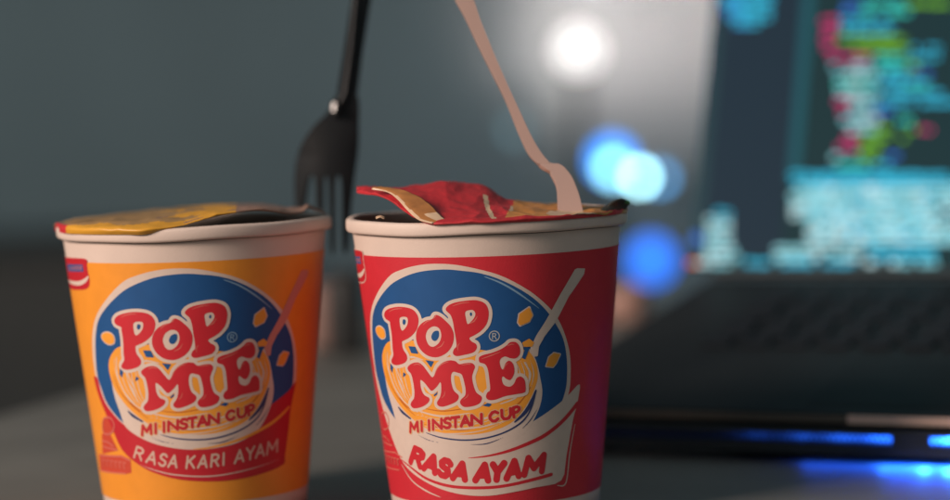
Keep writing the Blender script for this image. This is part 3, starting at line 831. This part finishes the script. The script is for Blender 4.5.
def line(y, segs):
    for x0, x1, c in segs:
        x = x0
        while x < x1:
            w = min(rng.uniform(5, 14), x1-x)
            yy = y+rng.uniform(-.7, .7)
            a = scr_uv(x, yy); b = scr_uv(x+w, yy-rng.uniform(3.6, 5.4))
            if rng.random() < .10: x += w; continue
            T(rng.choice((c, c, (205, 242, 246), (140, 214, 224))) if c == white else c, a[0], a[1], b[0], max(b[1], a[1]+.0022)); x += w+rng.uniform(.8, 1.8)
code = [(6, [(845, 862, blue), (864, 905, teal), (908, 950, green)]), (15, [(842, 852, blue), (856, 910, teal)]), (24, [(822, 838, pink), (842, 890, cyan)]), (33, [(824, 838, pink), (842, 895, cyan)]),
        (42, [(822, 834, pink), (838, 905, green)]), (51, [(824, 834, pink), (842, 908, green), (912, 940, cyan)]), (60, [(830, 872, pink), (876, 905, teal), (912, 940, cyan)]),
        (69, [(832, 870, white), (876, 906, teal), (908, 918, green)]), (78, [(836, 880, white), (884, 906, cyan), (908, 932, blue)]), (87, [(836, 876, teal), (878, 904, cyan), (906, 930, teal)]),
        (96, [(838, 880, white), (882, 945, cyan)]), (105, [(836, 848, pink), (850, 876, white), (878, 960, cyan)]), (114, [(840, 848, pink), (852, 872, white), (874, 892, blue)]),
        (123, [(842, 880, white), (882, 912, teal)]), (132, [(842, 876, white), (878, 916, green), (920, 932, pink)]), (141, [(844, 860, pink), (862, 906, green)]),
        (150, [(838, 858, pink), (862, 880, green)]), (159, [(832, 858, white), (860, 878, green), (880, 900, blue)]), (168, [(838, 868, teal), (874, 890, cyan)])]
for y, s in code: line(y, s)
for i, y in enumerate(np.arange(178, 250, 6.6)):
    left = 790 if i < 7 else 806
    line(y, [(left+rng.uniform(0, 3), 950+60-(60 if i == 0 else 0), white if i > 1 else cyan)])
    line(y, [(left+rng.uniform(4, 30), 930+rng.uniform(-30, 60), cyan)])
for y in (252, 259.5): line(y, [(706, 740, white), (775, 860, white), (866, 936, cyan)])
line(266, [(694, 738, white), (745, 855, cyan), (866, 938, white)])
for y in (216, 223, 230, 237, 244): line(y, [(706+rng.uniform(0, 5), 731, white if y > 216 else cyan)])
line(238, [(692, 700, blue)]); line(244, [(692, 702, blue)]); line(266, [(688, 699, (240, 100, 40))])
for y in range(-2, 32, 7):
    w = 34*sqrt(max(0.05, 1-((y-0)/34)**2)); line(y, [(757-w, 757+w*.5, cyan), (757-w*1.05, 757-w*.4, blue)])
dv, df, dm, dms = [], [], [], []
for c, rects, lift in LAY+[(c, q, .0008+.00008*i) for i, (c, q) in enumerate(tok.items())]:
    dms.append(emi('display_%d_%d_%d' % c, c, 1.15 if c in tok else 1.0))
    for a, b, c_, d in rects:
        n = len(dv)
        dv += [tuple(S @ Vector(p)) for p in ((a, -lift, b), (c_, -lift, b), (c_, -lift, d), (a, -lift, d))]
        df.append((n, n+1, n+2, n+3)); dm.append(len(dms)-1)
add('display', dv, df, dms, lid, mi=dm)

# ------------------------------------------------------------------ things far behind
YF = 3.35
def floor_lamp(px, py, Y, r, name, label, colr, strength, power, pcol, stand=True, kind='lamp', cone=radians(130)):
    p = at(px, py, Y)
    t = thing(name, label, kind, (p[0], p[1], -.76))
    sphere('bulb', (0, 0, p[2]+.76), r, mat(name+'_bulb_'+str(px), (.8, .8, .8), .5, emit=colr, strength=strength), t, 16)
    mb = MB(); mb.lathe([(.0001, 0), (.11, 0), (.11, .012), (.012, .02), (.009, .05), (.009, p[2]+.76-r*.98)], 24) if stand else None
    if not stand:
        mb = MB(); mb.tube([(0, r*.9, p[2]+.76), (0, WALL_Y-p[1], p[2]+.76)], .004, 10)
        mb.build('bracket', M_dk, t)
    if stand: mb.build('pole', M_dk, t, True)
    if power:                       # added spot towards the wall shapes the glow; no shade is modelled
        lo = lamp_point(name+'_light', (0, r*.2, p[2]+.76), power, pcol, r, t)
        lo.data.type = 'SPOT'; lo.data.spot_size = cone; lo.data.spot_blend = 1.0; lo.rotation_euler = (pi/2, 0, 0)
    return t
floor_lamp(578, 50, 3.57, .029, 'floor_lamp', 'blown-out white round lamp glowing in front of the grey wall', (1.0, .95, .92), 1.7, 11.5, (1, .70, .62))
floor_lamp(676, -40, 3.42, .013, 'wall_wash_bulb', 'unseen bulb added above the view to brighten the wall left of the laptop screen', (1.0, .93, .9), 4.0, 135.0, (1, .67, .60), False, cone=radians(114))  # extra bulb out of view, added to brighten this part of the wall
PXM = YF/F_PX
for px, py, dpx, c, s, nm, lb in ((612, 160, 34, (.0, .27, 1.0), 4.0, 'decor_light', 'largest round light, blue with a pale core, left of the laptop screen'),
                              (613, 169, 16, (.28, .72, .9), 9, 'decor_light', 'pale cyan round light overlapping the large blue light'),
                              (640, 177, 12, (.40, .80, .9), 18, 'decor_light', 'round cyan-white light nearest above the red cup rim'),
                              (660, 178, 12, (.06, .30, .65), 7, 'decor_light', 'faint blue round light closest to the laptop screen'),
                              (651, 260, 36, (.0, .16, .9), 3.0, 'decor_light', 'deep blue round light low beside the laptop screen corner'),
                              (515, 130, 14, (.10, .22, .26), 2.0, 'decor_light', 'barely visible grey ring of light behind the white fork')):
    Y = YF if nm else YF
    p = at(px, py, Y-.06*(py > 161 and py < 170)-.03*(px > 630))
    t = thing(nm, lb, 'light', tuple(p), group='round lights out of focus')
    sphere('bulb', (0, 0, 0), dpx*.5*PXM, mat('decor_bulb_%d' % px, (.3, .3, .3), .5, emit=c, strength=s), t, 12)
    mb = MB(); mb.tube([(0, dpx*.5*PXM*.8, 0), (0, WALL_Y-.1-p[1], 0)], .003, 8); mb.build('bracket', M_dk, t)

# dark sideboard along the wall on the left
q = at(150, 243, 2.95)
sbd = thing('sideboard', 'dark low sideboard against the wall, mostly hidden behind the orange cup', 'sideboard', (-.95, 3.15, -.76))
zt = q[2]+.76
mb = MB(); mb.box(-1.2, .56, -.2, .2, .06, zt-.02); mb.build('carcass', mat('dark_wood', (.040, .046, .045), .5, var=.2, scale=8), sbd, bevel=.004)
mb = MB(); mb.box(-1.22, .58, -.215, .2, zt-.018, zt); mb.build('top', mat('dark_wood_top', (.04, .046, .046), .6), sbd, bevel=.003)
for k in range(3):
    mb = MB(); mb.box(-1.18+k*.58, -.62+k*.58, -.216, -.2, .09, zt-.05); dd = mb.build('door', MATS['dark_wood'], sbd, bevel=.002)
    mb = MB(); mb.box(-.66+k*.58, -.65+k*.58, -.235, -.2165, .3, .42); mb.build('handle', M_dk, dd)

# blurred clutter at the back of the desk
def pot(px, py, Y, r, h, c, label, name, cat):
    q = at(px, py, Y); t = thing(name, label, cat, (q[0], q[1], 0))
    mb = MB(); mb.lathe([(.0001, 0), (r*.85, 0), (r, h*.1), (r, h*.9), (r*.9, h), (r*.8, h), (r*.8, h*.2), (.0001, h*.15)], 32)
    mb.build('shell', mat(name+'_clay', c, .5), t, True)
    mb = MB(); mb.lathe([(r*.9, h), (r*1.04, h*1.0), (r*1.04, h*1.05), (r*.88, h*1.05)], 32, closed=True); mb.build('lip', mat(name+'_lip', tuple(x*1.1 for x in c), .5), t, True)
    return t
pot(322, 375, 1.42, .013, .035, (.42, .26, .22), 'small blurred pinkish jar standing on the desk between the two cups', 'jar', 'jar')
pot(347, 372, 1.38, .010, .045, (.03, .03, .03), 'dark blurred canister beside the pinkish jar between the cups', 'canister', 'canister')
pot(626, 312, 1.52, .014, .020, (.55, .32, .26), 'pinkish blurred bowl at the back of the desk under the deep blue light', 'bowl', 'bowl')
